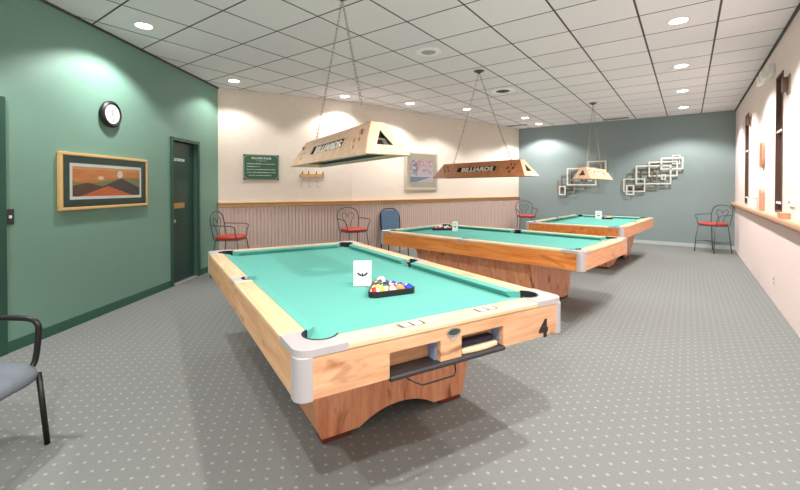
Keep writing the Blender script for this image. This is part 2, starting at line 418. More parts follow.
obj('door_lettering', bm, M['white'], leaf)

# ------------------------------------------------------------------ pool tables
TL, TW, TH = 2.74, 1.53, 0.762
def table(center, a_deg, label, wood_x, wood_y, rx='rail_x', ry='rail_y'):
    root = thing('pool_table', label, 'pool table', (center[0], center[1], 0), -R(a_deg), 'pool tables')
    OX, OY = -TW / 2, -TL / 2
    def fx(mx, my):   # mirrored local maps from the near-left corner
        return lambda x, y, z: ((OX + x) if not mx else (-OX - x), (OY + y) if not my else (-OY - y), z)
    f0 = fx(0, 0)
    PR = 0.070; PC = 0.15; BED = 0.722
    # bed cloth
    import math as _m
    NC, NR = 0.130, 0.040
    e = _m.degrees(_m.acos((0.10 - NC) / NR))   # where circle meets x=0.10
    c_ll = arc(NC, NC, NR, e, 90 - e, 8)          # from x=.10 side (top) sweeping inside to y=.10 side
    SP = 0.062; SX = 0.125; es = _m.degrees(_m.acos((0.10 - SX) / SP))
    sd = arc(SX, TL / 2, SP, -es, es, 8)          # left side pocket, bottom to top, bulging into the table
    q = []
    q += c_ll                                     # near-left: left edge -> near edge
    q += [(TW - x, y) for x, y in c_ll[::-1]]
    q += [(TW - x, y) for x, y in sd]
    q += [(TW - x, TL - y) for x, y in c_ll]
    q += [(x, TL - y) for x, y in c_ll[::-1]]
    q += sd[::-1]
    obj('bed_cloth', prism(q, BED - 0.025, BED, xf=f0), M['felt'], root)
    # rails, cushions
    CW = 0.115
    for my in (0, 1):
        obj('rail', prism([(0.212, 0), (TW - 0.212, 0), (TW - 0.212, CW), (0.212, CW)], 0.7355, TH, xf=fx(0, my)), M[rx], root, bevel=0.006)
    for mx in (0, 1):
        for my in (0, 1):
            obj('rail', prism([(0, 0.212), (CW, 0.212), (CW, TL / 2 - 0.07), (0, TL / 2 - 0.07)], 0.7355, TH, xf=fx(mx, my)), M[ry], root, bevel=0.006)
    pf = [(0, 0.712), (0, 0.7612), (0.040, 0.7585), (0.052, 0.757), (0.055, 0.753), (0.053, 0.748), (0.036, 0.7225), (0.036, 0.712)]
    def cushion(s0, s1, k0, k1, f, along):
        bm = bmesh.new(); n = len(pf)
        def P(o, z, s): return f(CW + o, s, z) if along else f(s, CW + o, z)
        A = [bm.verts.new(P(o, z, s0 + k0 * o)) for o, z in pf]; B = [bm.verts.new(P(o, z, s1 - k1 * o)) for o, z in pf]
        for i in range(n): bm.faces.new((A[i], A[(i + 1) % n], B[(i + 1) % n], B[i]))
        ends = [bm.faces.new(A), bm.faces.new(B[::-1])]
        for c in ends: c.normal_update()
        bmesh.ops.triangulate(bm, faces=ends)
        return obj('cushion', bm, M['felt'], root)
    for my in (0, 1): cushion(0.208, TW - 0.208, 1.15, 1.15, fx(0, my), False)
    for mx in (0, 1):
        for my in (0, 1): cushion(0.208, TL / 2 - 0.060, 1.15, 0.35, fx(mx, my), True)
    # corner castings: cap + post, pockets
    ec = _m.degrees(_m.acos((CW - PC) / PR))
    inner = arc(PC, PC, PR, 90 - ec, ec - 360, 14)  # from near edge round the corner to the left edge
    rr = 0.06
    cap = [(0, 0.212)] + arc(rr, rr, rr, 180, 270, 8) + [(0.212, 0), (0.212, CW)] + [p for p in inner if p[0] <= 0.2125] + [(CW, 0.212)]
    rp = 0.045
    post = [(0, 0.066)] + arc(rp, rp, rp, 180, 270, 8) + [(0.066, 0), (0.066, 0.03), (0.045, 0.03), (0.03, 0.045), (0.03, 0.066)]
    for mx in (0, 1):
        for my in (0, 1):
            f = fx(mx, my)
            c = obj('corner_cap', prism(cap, 0.737, TH + 0.004, xf=f), M['steel'], root, bevel=0.008)
            obj('corner_post', prism(post, 0.570, 0.737, xf=f), M['steel'], root, bevel=0.002)
            bm = bmesh.new()
            ring = [p for p in arc(PC, PC, PR - 0.001, 90 - ec + 0, ec - 360, 18)]
            out = arc(PC, PC, PR + 0.007, 90 - ec, ec - 360, 18)
            for i in range(18): prism([ring[i], ring[i + 1], out[i + 1], out[i]], 0.70, TH + 0.0055, bm, f)
            disc = arc(PC, PC, PR, 0, 345, 23); prism(disc, 0.64, 0.655, bm, f)
            for i in range(23): prism([disc[i], disc[i + 1], (PC + (disc[i + 1][0] - PC) * 1.05, PC + (disc[i + 1][1] - PC) * 1.05), (PC + (disc[i][0] - PC) * 1.05, PC + (disc[i][1] - PC) * 1.05)], 0.64, 0.70, bm, f)
            obj('pocket', bm, M['pocket'], root)
    # side pocket plates + pockets
    e2 = _m.degrees(_m.acos((CW - SX) / SP))
    sa = arc(SX, TL / 2, SP, 360 - e2, e2, 12)     # the part of the circle on the wood side
    plate = [(0, TL / 2 - 0.07), (CW, TL / 2 - 0.07)] + sa + [(CW, TL / 2 + 0.07), (0, TL / 2 + 0.07)]
    for mx in (0, 1):
        f = fx(mx, 0)
        obj('side_plate', prism(plate, 0.737, TH + 0.002, xf=f), M['steel'], root, bevel=0.003)
        bm = bmesh.new()
        ra = arc(SX, TL / 2, SP - 0.001, 360 - e2 - 25, e2 + 25, 14); rb = arc(SX, TL / 2, SP + 0.006, 360 - e2 - 25, e2 + 25, 14)
        for i in range(14): prism([ra[i], ra[i + 1], rb[i + 1], rb[i]], 0.66, TH + 0.004, bm, f)
        prism(arc(SX, TL / 2, SP, 0, 345, 23), 0.61, 0.625, bm, f)
        obj('pocket', bm, M['pocket'], root)
    # cabinet aprons
    z0, z1 = 0.575, 0.735
    for mx in (0, 1):
        obj('apron', prism([(0.003, 0.066), (0.033, 0.066), (0.033, TL - 0.066), (0.003, TL - 0.066)], z0, z1, xf=fx(mx, 0)), M[wood_y], root, bevel=0.002)
    obj('apron', prism([(0.066, 0.003), (TW - 0.066, 0.003), (TW - 0.066, 0.033), (0.066, 0.033)], z0, z1, xf=fx(0, 1)), M[wood_x], root, bevel=0.002)
    # ball-return end, with two openings
    bm = bmesh.new()
    for x0, x1, a, b in ((0.066, 0.401, z0, z1), (0.668, 0.791, z0 + 0.012, z1), (1.062, TW - 0.066, z0, z1), (0.401, 0.668, 0.683, z1), (0.791, 1.062, 0.683, z1)):
        prism([(x0, 0.003), (x1, 0.003), (x1, 0.033), (x0, 0.033)], a, b, bm, f0)
    ea = obj('apron', bm, M[wood_x], root)
    bm = bmesh.new(); prism([(0.39, 0.088), (1.075, 0.088), (1.075, 0.103), (0.39, 0.103)], 0.585, 0.70, bm, f0)
    obj('return_box', bm, M[wood_x], root)
    bm = bmesh.new(); prism([(0.39, 0.033), (1.075, 0.033), (1.075, 0.10), (0.39, 0.10)], 0.690, 0.700, bm, f0)
    prism([(0.401, 0.0), (1.062, 0.0), (1.062, 0.165), (0.401, 0.165)], 0.566, 0.585, bm, f0)
    tube([f0(0.401, 0.0, 0.574), f0(1.062, 0.0, 0.574)], 0.012, bm, 10)
    obj('ball_tray', bm, M['tray'], root)
    for x0 in (0.660, 1.062, 0.393, 0.791):
        obj('opening_liner', prism([(x0, 0.034), (x0 + 0.008, 0.034), (x0 + 0.008, 0.088), (x0, 0.088)], 0.585, 0.690, xf=f0), M['blue_grey'], root)
    # underside
    obj('underside', prism([(0.033, 0.176), (TW - 0.033, 0.176), (TW - 0.033, TL - 0.033), (0.033, TL - 0.033)], 0.578, 0.60, xf=f0), M['cedar'], root)
    # base: four arched panels on feet
    zt, zb = 0.578, 0.03
    B0, B1 = 0.32, TW - 0.24
    mid = (B0 + B1) / 2
    def arch_poly(a, b, ta, tb, foot, ah):
        pts = [(a, zb), (a + foot, zb)]
        n = 16; w = (b - foot) - (a + foot)
        for i in range(n + 1):
            t = i / n; pts.append((a + foot + w * (0.06 + 0.88 * t), zb + ah * (1 - abs(2 * t - 1) ** 2.2)))
        pts += [(b - foot, zb), (b, zb), (tb, zt), (ta, zt)]
        return pts
    for my in (0, 1):
        Y0 = 0.575 if my == 0 else TL - 0.575 - 0.04
        def xf(x, y, z, Y0=Y0): return (OX + x, OY + Y0 + z, y)
        obj('end_panel', prism(arch_poly(B0, B1, B0 - 0.13, B1 + 0.13, 0.19, 0.075), 0, 0.04, xf=xf), M['cedar'], root, bevel=0.002)
    ya, yb = 0.615, TL - 0.615
    for mx in (0, 1):
        X0 = B0 + 0.004 if mx == 0 else B1 - 0.034
        sgn = -1 if mx == 0 else 1
        def xf(x, y, z, X0=X0, sgn=sgn): return (OX + X0 + z + sgn * 0.13 * (y - zb) / (zt - zb), OY + x, y)
        obj('side_panel', prism(arch_poly(ya, yb, ya, yb, 0.26, 0.12), 0, 0.03, xf=xf), M['cedar'], root)
    for x in (B0 + 0.01, B1 - 0.17):
        for y in (0.585, TL - 0.585 - 0.09):
            obj('foot', box(OX + x, OX + x + 0.16, OY + y, OY + y + 0.09, 0, 0.031), M['toe'], root)
    # wire pull under the tray
    pts = [f0(0.500, 0.02, 0.566), f0(0.500, 0.02, 0.545), f0(0.522, -0.01, 0.535), f0(0.545, -0.03, 0.527), f0(0.72, -0.03, 0.527), f0(0.745, -0.01, 0.535), f0(0.765, 0.02, 0.545), f0(0.765, 0.02, 0.566)]
    obj('wire_pull', tube(pts, 0.0035, seg=6), M['black_metal'], root)
    # badge
    bx, bz = OX + 0.742, 0.712
    bm = bmesh.new(); prism([(bx + 0.040 * cos(t * pi / 12), bz + 0.019 * sin(t * pi / 12)) for t in range(24)], 0, 0.006, bm, lambda x, y, z: (x, OY + 0.003 - z, y))
    bd = obj('badge', bm, M['chrome'], root)
    bm = bmesh.new(); prism([(bx + 0.034 * cos(t * pi / 12), bz + 0.014 * sin(t * pi / 12)) for t in range(24)], 0.006, 0.008, bm, lambda x, y, z: (x, OY + 0.003 - z, y))
    obj('badge_face', bm, plain('badge_face', rgb(54, 70, 66), 0.3), bd)
    bm = box(bx - 0.018, bx + 0.018, OY - 0.0, OY + 0.004, 0.676, 0.688); obj('key_plate', bm, M['steel'], root)
    # score windows let into the near rail
    for i, (wx, ly) in enumerate(((0.545, 0.060), (0.995, 0.060))):
        b = obj('score_plate', box(OX + wx - 0.066, OX + wx + 0.066, OY + ly - 0.026, OY + ly + 0.026, TH - 0.001, TH + 0.0022), M['plate_grey'], root)
        for dx in (-0.03, 0.03): bm = box(OX + wx + dx - 0.022, OX + wx + dx + 0.022, OY + ly - 0.018, OY + ly + 0.018, TH + 0.0022, TH + 0.003); obj('score_wheel', bm, M['paper'], b)
        for dx in (-0.058, -0.002, 0.052): bm = prism([(OX + wx + dx, OY + ly - 0.022), (OX + wx + dx + 0.012, OY + ly - 0.022), (OX + wx + dx + 0.006, OY + ly + 0.02), (OX + wx + dx, OY + ly + 0.022)], TH + 0.003, TH + 0.0035); obj('score_mark', bm, M['ink_dark'], b)
    return root

A1, A2, A3 = -67.05, -82.4 + 180, 4.9 + 180
def fr(a): a = R(a); return Vector((sin(a), cos(a))), Vector((cos(a), -sin(a)))
def ctr(o, a): l, w = fr(a); return Vector(o) + l * TL / 2 + w * TW / 2
C1 = ctr((-1.145, 0.975), -67.05); C2 = ctr((-0.783, 4.15), -82.4); C3 = ctr((-2.312, 7.2), 4.9)
t1 = table(C1, A1, 'nearest pool table, light maple with a number 4 on its end', 'maple_x', 'maple_y')
t2 = table(C2, A2, 'second pool table from the camera, warm light painted into its orange side wood, behind the nearest table', 'warmlit_wood_x', 'warmlit_wood_y')
t3 = table(C3, A3, 'farthest pool table, standing beside the grey-green back wall', 'warmlit_wood_y', 'warmlit_wood_x')
bm = text_bm('4', 0.122, 0.001, 0.007); xform(bm, Matrix.Translation((-TW / 2 + 1.363, -TL / 2 + 0.002, 0.612)) @ Matrix.Rotation(R(90), 4, 'X'))
obj('number', bm, M['black'], t1)
# table brush in the right-hand opening of the nearest table
def tloc(C, a, w, l, z):   # local (w,l) from the near-left corner
    L, W = fr(a); p = Vector(C) + L * (l - TL / 2) + W * (w - TW / 2); return Vector((p.x, p.y, z))
br = thing('table_brush', 'cream table brush with dark bristles lying in the return opening of the nearest table', 'brush', tloc(C1, A1, 0.925, 0.045, 0.5855), -R(A1))
pts = [(-0.115, -0.026)] + [(-0.115 + 0.23 * i / 10, -0.026 - 0.012 * sin(pi * i / 10)) for i in range(1, 10)] + [(0.115, -0.026), (0.115, 0.0), (-0.115, 0.0)]
obj('brush_back', prism(pts, 0.0, 0.02), plain('cream_wood', rgb(234, 214, 176), 0.5), br, bevel=0.004)
obj('bristles', box(-0.11, 0.11, 0.001, 0.04, 0.0, 0.045), plain('navy_bristles', rgb(44, 44, 66), 0.9), br)

# ------------------------------------------------------------------ balls, racks, cards
BALLC = {'yellow': (226, 178, 60), 'blue': (40, 70, 190), 'red': (200, 50, 44), 'purple': (92, 58, 140), 'orange': (236, 140, 76), 'green': (40, 120, 84), 'maroon': (124, 44, 48), 'black': (30, 30, 32)}
def ball_mat(c, stripe):
    m = NT(('striped_' if stripe else 'solid_') + c + '_ball'); m.b.inputs['Roughness'].default_value = 0.12
    sp = m.n('ShaderNodeSeparateXYZ'); m.l(m.obj(), sp.inputs[0])
    white = rgb(240, 234, 218); col = rgb(*BALLC[c])
    if stripe:
        f = m.math('LESS_THAN', m.math('ABSOLUTE', sp.outputs[1]), 0.0145)
        m.l(m.mix(f, white, col), m.b.inputs['Base Color'])
    else:
        f = m.math('GREATER_THAN', sp.outputs[2], 0.0262)
        m.l(m.mix(f, col, white), m.b.inputs['Base Color'])
    return m.m
m = NT('cue_ball_ivory'); m.b.inputs['Roughness'].default_value = 0.12; m.b.inputs['Base Color'].default_value = rgb(244, 240, 226); CUEM = m.m
BR = 0.0286
def sphere_mesh(name, mat):
    bm = bmesh.new(); bmesh.ops.create_uvsphere(bm, u_segments=24, v_segments=14, radius=BR)
    me = bpy.data.meshes.new(name); bm.to_mesh(me); bm.free()
    for p in me.polygons: p.use_smooth = True
    me.materials.append(mat); return me
ORDER = [('red', 1), ('yellow', 1), ('orange', 1), ('orange', 0), ('blue', 0),
         ('yellow', 0), ('green', 1), ('red', 0), ('purple', 0),
         ('maroon', 1), ('black', 0), ('blue', 1), ('green', 0), ('purple', 1), ('maroon', 0)]
MESH = {k: sphere_mesh('ball', ball_mat(k[0], k[1])) for k in set(ORDER)}
CUE = sphere_mesh('ball', CUEM)
BED = 0.722
def rack_bm():
    # rounded triangle frame: front edge along +x, apex at +y
    s = 5 * 2 * BR; h = s * sqrt(3) / 2
    def tri(off, r):
        # inner ball centre triangle corners
        c = [(-4 * BR, 0), (4 * BR, 0), (0, 4 * BR * sqrt(3))]
        pts = []
        for (cx, cy), a0 in zip(c, (150, 270, 30)):
            pts += arc(cx, cy, off, a0, a0 + 120, 6)
        return pts
    inner = tri(BR + 0.0012, 0); outer = tri(BR + 0.010, 0)
    bm = bmesh.new(); n = len(inner); z0, z1 = 0.001, 0.036
    I0 = [bm.verts.new((x, y, z0)) for x, y in inner]; I1 = [bm.verts.new((x, y, z1)) for x, y in inner]
    O0 = [bm.verts.new((x, y, z0)) for x, y in outer]; O1 = [bm.verts.new((x, y, z1)) for x, y in outer]
    for i in range(n):
        j = (i + 1) % n
        bm.faces.new((O0[i], O0[j], O1[j], O1[i])); bm.faces.new((I0[j], I0[i], I1[i], I1[j]))
        bm.faces.new((O1[i], O1[j], I1[j], I1[i])); bm.faces.new((O0[j], O0[i], I0[i], I0[j]))
    return bm
RACK = None
def rack_set(p, rz, where, ordr, cue=None):
    global RACK
    if RACK is None:
        o = obj('ball_rack', rack_bm(), M['black']); RACK = o
    else:
        o = RACK.copy(); COL.objects.link(o)
    o.location = (p.x, p.y, BED); o.rotation_euler = (0, 0, rz)
    tag(o, 'black triangle rack of balls on the %s' % where, 'rack', 'triangle racks on the pool tables')
    Rz = Matrix.Rotation(rz, 3, 'Z'); k = 0
    for row in range(5):
        for j in range(5 - row):
            c = ordr[k]; k += 1
            q = Rz @ Vector(((j - (4 - row) / 2) * 2 * BR, row * BR * sqrt(3), 0))
            b = bpy.data.objects.new('pool_ball', MESH[c]); COL.objects.link(b)
            b.location = (p.x + q.x, p.y + q.y, BED + BR); b.rotation_euler = (random.uniform(-.5, .5), random.uniform(-.6, .6), random.uniform(0, 6))
            tag(b, '%s %s ball in the triangle rack on the %s' % (c[0], 'striped' if c[1] else 'solid', where), 'ball', 'racked balls on the %s' % where)
    if cue:
        b = bpy.data.objects.new('cue_ball', CUE); COL.objects.link(b); b.location = (cue.x, cue.y, BED + BR)
        tag(b, 'white cue ball beside the rack on the %s' % where, 'ball')
def face(dx, dy): return math.atan2(dy, dx) + pi / 2
def card(p, rz, label, w=0.118, h=0.172):
    rz = face(-p.x, -p.y)
    c = thing('sign_card', label, 'card', (p.x, p.y, BED), rz, 'white cards on the pool tables')
    obj('holder', box(-w / 2 - 0.004, w / 2 + 0.004, 0.0, 0.004, 0.0, h), M['glass'], c)
    obj('holder_foot', box(-w / 2 - 0.004, w / 2 + 0.004, 0.004, 0.035, 0.0, 0.003), M['white'], c)
    pp = obj('paper', box(-w / 2, w / 2, -0.003, -0.001, 0.004, h), M['paper'], c)
    bm = bmesh.new()
    def y3(x, y, z): return (x, -0.0032 - z, y)
    for zz, ww in ((0.80, .24), (0.76, .24), (0.72, .22), (0.68, .2), (0.34, .12), (0.28, .06), (0.24, .22)):
        x = -w * ww
        while x < w * ww:
            s = random.uniform(0.005, 0.012); prism([(x, h * zz), (min(x + s, w * ww), h * zz), (min(x + s, w * ww), h * zz + 0.0025), (x, h * zz + 0.0025)], 0, 0.0004, bm, y3); x += s + 0.003
    obj('print_line', bm, M['ink'], pp)
    bm = bmesh.new()
    for s in (-1, 1):
        prism([(0, h * .42), (s * w * .10, h * .48), (s * w * .27, h * .56), (s * w * .31, h * .51), (s * w * .22, h * .45), (s * w * .10, h * .405)], 0, 0.0005, bm, y3)
    prism([(-.006, h * .39), (.006, h * .39), (.006, h * .52), (-.006, h * .52)], 0, 0.0006, bm, y3)
    obj('emblem', bm, M['ink_dark'], pp)
    return c
rz1 = -R(A1) - R(4.6)
p1 = tloc(C1, A1, 0.806, 0.660, 0)
rack_set(p1, rz1, 'nearest table', ORDER, tloc(C1, A1, 0.872, 0.907, 0))
card(tloc(C1, A1, 0.74, 0.925, 0), -R(A1) + R(10), 'white card with a dark winged emblem standing on the nearest table')
def shuf(): o = ORDER[:]; random.shuffle(o); return o
rack_set(Vector((-3.0, 5.42, 0)), R(40), 'second table', shuf(), Vector((-3.02, 5.62, 0)))
card(Vector((-2.77, 5.40, 0)), R(35), 'small white card standing by the rack on the second table', 0.08, 0.15)
rack_set(Vector((-1.38, 9.36, 0)), R(10), 'farthest table', shuf())
card(Vector((-1.47, 9.24, 0)), R(20), 'small white card standing by the rack on the farthest table')

# ------------------------------------------------------------------ hanging lamps
LB, LT, WB, WT, LH = 1.60, 1.33, 0.29, 0.085, 0.20
def lamp(loc, yaw, label, canopy, side_m, end_m):
    root = thing('billiard_lamp', label, 'lamp', loc, -yaw, 'hanging billiard lamps')
    # local: +y along length (far end), +x right
    dx = (WB - WT) / 2; dy = (LB - LT) / 2
    sl = sqrt(dx * dx + LH * LH)                      # slant height of the long sides
    el = sqrt(dy * dy + LH * LH)
    tk = 0.006
    def dia(cx, cy, r=0.017, k=1.15): return [(cx - r, cy), (cx, cy + r * k), (cx + r, cy), (cx, cy - r * k)]
    for s in (-1, 1):
        outer = [(-LB / 2, 0), (LB / 2, 0), (LT / 2, sl), (-LT / 2, sl)]
        slot = [(-0.34, sl * 0.36), (0.34, sl * 0.36), (0.34, sl * 0.70), (-0.34, sl * 0.70)]
        holes = [slot]
        for c in (-0.56, 0.56):
            for ox, oy in ((0, 0.052), (0, -0.052), (-0.042, 0), (0.042, 0)): holes.append(dia(c + ox, sl * 0.5 + oy, 0.021))
        bm = holed_bm(outer, holes, tk)
        # orient: panel x -> along -s*y ; panel y -> up the slope
        ax = Vector((0, 1, 0)) * s
        ay = Vector((-s * dx, 0, LH)).normalized(); az = ax.cross(ay)
        Mx = Matrix.Translation((s * WB / 2, 0, 0)) @ Matrix((ax, ay, az)).transposed().to_4x4()
        xform(bm, Mx); pan = obj('side_panel', bm, M[side_m], root)
        bm = text_bm('BILLIARDS', 0.086, 0.004, 0.002); bmesh.ops.scale(bm, vec=(1.42, 1, 1), verts=bm.verts)
        xform(bm, Mx @ Matrix.Translation((0.012, sl * 0.515, -0.002)))
        obj('lettering', bm, M['letter'], pan)
        bm = box(-0.66, 0.66, 0.03, sl * 0.86, -0.028, -0.025); xform(bm, Mx); obj('shade_backing', bm, M['dark_backing'], pan)  # dark ground for the letters; stands in for shade behind the diamond holes
    for e in (-1, 1):
        outer = [(-WB / 2, 0), (WB / 2, 0), (WT / 2, el), (-WT / 2, el)]
        hole = [(-0.058, el * 0.28), (0.058, el * 0.28), (0.0, el * 0.78)]
        bm = holed_bm(outer, [hole], tk)
        ax = Vector((-1, 0, 0)) * e; ay = Vector((0, -e * dy, LH)).normalized(); az = ax.cross(ay)
        xform(bm, Matrix.Translation((0, e * LB / 2, 0)) @ Matrix((ax, ay, az)).transposed().to_4x4())
        obj('end_panel', bm, M[end_m], root)
    obj('top_panel', box(-WT / 2 - 0.006, WT / 2 + 0.006, -LT / 2 - 0.006, LT / 2 + 0.006, LH - 0.004, LH + 0.006), M[end_m], root)
    # inside: reflector tray and two tubes
    bm = bmesh.new()
    prism([(-0.118, 0.012), (-0.112, 0.012), (-0.048, 0.105), (0.048, 0.105), (0.112, 0.012), (0.118, 0.012), (0.051, 0.112), (-0.051, 0.112)], -0.66, 0.66, bm, lambda x, y, z: (x, z, y))
    obj('reflector', bm, M['reflector'], root)
    for x in (-0.045, 0.045): obj('fluorescent_tube', tube([(x, -0.6, 0.05), (x, 0.6, 0.05)], 0.013, seg=10), M['tube'], root, smooth=True)
    for y in (-0.62, 0.62): obj('tube_holder', box(-0.085, 0.085, y - 0.008, y + 0.008, 0.015, 0.165), M['lamp_inside'], root)
    # canopy and chains
    inv = Matrix.Rotation(yaw, 4, 'Z') @ Matrix.Translation(-Vector(loc))
    cp = inv @ Vector((canopy[0], canopy[1], TOP))
    obj('canopy', lathe([(0.0, -0.045), (0.012, -0.045), (0.02, -0.03), (0.055, -0.018), (0.075, -0.004), (0.078, 0.0)], 20, c=cp), M['dark_iron'], root, smooth=True)
    for s in (-1, 1):
        a = cp + Vector((0, s * 0.012, -0.045)); b = Vector((0, s * 0.50, LH + 0.012))
        bm = bmesh.new(); d = b - a; n = int(d.length / 0.034); t = d.normalized()
        u = t.orthogonal().normalized(); v = t.cross(u)
        for i in range(n):
            c = a + d * ((i + 0.5) / n) ; c = c + Vector((0, 0, -0.05 * sin(pi * (i + .5) / n) * 0.4))
            p, q = (u, v) if i % 2 else (v, u)
            tube([c + t * (0.021 * cos(2 * pi * k / 10)) + p * (0.010 * sin(2 * pi * k / 10)) for k in range(10)], 0.0024, bm, 5, closed=True)
        tube([b - Vector((0, 0, 0.012)), b + Vector((0, 0, 0.012))], 0.007, bm, 6)
        obj('chain', bm, M['chain'], root)
    return root
lamp((-2.113, 2.207, 1.565), R(-65), 'pale birch hanging billiard lamp with cut-out letters, over the nearest table', (-2.47, 2.64), 'lamp_wood', 'lamp_wood_y')
lamp((-2.268, 5.164, 1.514), R(-72.5), 'hanging billiard lamp, warm light painted orange into its sides, with cut-out letters, over the second table', (-2.452, 5.524), 'lamp_warmlit_wood', 'lamp_wood_y')
lamp((-1.433, 8.49, 1.53), R(4.9), 'pale hanging billiard lamp over the farthest table, its triangle end towards the camera', (-1.542, 8.986), 'lamp_wood', 'lamp_wood_y')

# ------------------------------------------------------------------ ceiling fittings
LIGHTS = [(-4.592, 1.872), (-5.808, 3.693), (-5.137, 5.564), (-4.512, 6.816), (-3.855, 8.064), (-3.202, 9.923), (-3.203, 11.084),
          (-0.09, 5.09), (-0.09, 7.0), (-0.09, 8.82), (-0.09, 10.64)]
WHERE = ['nearest the camera above the green left wall', 'in the corner between the green wall and the cream wall', 'above the triangle of cream wall behind the nearest lamp',
         'above the framed print on the cream wall', 'left of the chains of the second lamp', 'near the far end of the cream wall', 'brightest, above the corner of the back wall',
         'nearest the camera in the right row', 'second from the camera in the right row', 'third from the camera in the right row', 'farthest in the right row, by the back wall']
DN = None
for (x, y), wh in zip(LIGHTS, WHERE):
    if DN is None:
        r = thing('downlight', '', 'ceiling light', (x, y, TOP), 0, 'recessed ceiling downlights')
        obj('trim_ring', lathe([(0.078, -0.001), (0.10, -0.004), (0.105, 0.0), (0.10, 0.001), (0.078, 0.001)], 28), M['white'], r, smooth=True)
        obj('lens', lathe([(0.0, -0.004), (0.078, -0.002), (0.078, 0.001), (0.0, 0.001)], 24), M['lens'], r)
        DN = r; r['label'] = 'round lit ceiling downlight ' + wh
    else: copy_thing(DN, (x, y, TOP), 0, 'round lit ceiling downlight ' + wh, 'recessed ceiling downlights')
sp = thing('ceiling_speaker', 'round white ceiling speaker with a grey mesh centre, above the nearest table', 'speaker', (-2.616, 4.371, TOP))
obj('speaker_rim', lathe([(0.09, -0.004), (0.10, -0.012), (0.150, -0.010), (0.165, 0.0), (0.09, 0.0)], 32), M['gloss_white'], sp)
obj('speaker_mesh', lathe([(0.0, -0.006), (0.09, -0.005), (0.09, 0.0), (0.0, 0.0)], 28), plain('grey_mesh', rgb(178, 178, 180), 0.7), sp)
vt = thing('ceiling_vent', 'round ceiling air vent with a dark centre beside the second lamp canopy', 'vent', (-2.62, 6.91, TOP))
obj('vent_rim', lathe([(0.14, -0.008), (0.155, -0.018), (0.195, -0.014), (0.215, 0.0), (0.14, 0.0)], 32), M['gloss_white'], vt)
obj('vent_cone', lathe([(0.0, -0.03), (0.05, -0.026), (0.09, -0.012), (0.145, -0.004), (0.145, 0.0), (0.0, 0.0)], 28), M['black_metal'], vt, smooth=True)
for (x, y, lab) in ((-3.75, 10.95, 'flat slotted ceiling vent near the far end of the cream wall'), (-1.44, 11.35, 'flat slotted ceiling vent close to the back wall')):
    v = thing('slot_vent', lab, 'vent', (x, y, TOP), 0, 'slotted ceiling vents')
    obj('vent_frame', box(-0.28, 0.28, -0.10, 0.10, -0.008, 0.0), plain('vent_grey', rgb(170, 170, 168), 0.6), v)
    bm = bmesh.new()
    for k in range(4): box(-0.25, 0.25, -0.075 + k * 0.045, -0.060 + k * 0.045, -0.0095, -0.008, bm)
    obj('vent_slot', bm, M['black_metal'], v)

# ------------------------------------------------------------------ left wall things
ck = thing('wall_clock', 'round black-rimmed wall clock with a white face on the green wall', 'clock', tuple(lw(2.44, 0, 2.178)), ROT_L)
obj('clock_case', lathe([(0.0, 0.0), (0.130, 0.0), (0.146, 0.02), (0.144, 0.045), (0.124, 0.060), (0.104, 0.048), (0.0, 0.046)], 40), M['black'], ck, smooth=False, rot=(R(90), 0, 0))
obj('clock_face', lathe([(0.0, 0.0465), (0.103, 0.0465), (0.103, 0.049), (0.0, 0.049)], 36), M['paper'], ck, rot=(R(90), 0, 0))
bm = bmesh.new()
for k in range(12):
    a = 2 * pi * k / 12; ln = 0.022 if k % 3 == 0 else 0.012
    c = Matrix.Rotation(a, 4, 'Z'); q = box(-0.003, 0.003, 0.096 - ln, 0.096, 0.049, 0.0495); xform(q, c)
    me = bpy.data.meshes.new('x'); q.to_mesh(me); q.free(); bm.from_mesh(me); bpy.data.meshes.remove(me)
obj('hour_mark', bm, M['ink_dark'], ck, rot=(R(90), 0, 0))
obj('hour_hand', box(-0.005, 0.005, -0.015, 0.058, 0.051, 0.053), M['black'], ck, rot=(R(90), 0, R(0)))
obj('minute_hand', box(-0.0035, 0.0035, -0.088, 0.015, 0.054, 0.056), M['black'], ck, rot=(R(90), 0, 0))

def framed(name, label, loc, rot, w, h, fw, dep, frame_m, side_m, mat_m, pw, ph, art_fn, border=None):
    p = thing(name, label, 'picture', loc, rot)
    bm = bmesh.new()   # local: x right (seen from the room), y into the wall (0 = wall), z up; root at the centre
    for q in ((-w / 2, w / 2, h / 2 - fw, h / 2), (-w / 2, w / 2, -h / 2, -h / 2 + fw), (-w / 2, -w / 2 + fw, -h / 2 + fw, h / 2 - fw), (w / 2 - fw, w / 2, -h / 2 + fw, h / 2 - fw)):
        box(q[0], q[1], -dep, 0.0, q[2], q[3], bm)
    obj('frame', bm, M[frame_m], p, bevel=0.006)
    obj('mat_board', box(-w / 2 + fw, w / 2 - fw, -dep + 0.012, -dep + 0.016, -h / 2 + fw, h / 2 - fw), M[mat_m], p)
    if border: obj('print_border', box(-pw / 2 - border, pw / 2 + border, -dep + 0.010, -dep + 0.012, -ph / 2 - border, ph / 2 + border), M['paper'], p)
    pr = obj('print', box(-pw / 2, pw / 2, -dep + 0.0085, -dep + 0.010, -ph / 2, ph / 2), art_fn, p)
    obj('glazing', box(-w / 2 + fw, w / 2 - fw, -dep + 0.003, -dep + 0.005, -h / 2 + fw, h / 2 - fw), M['glass'], p)
    return p
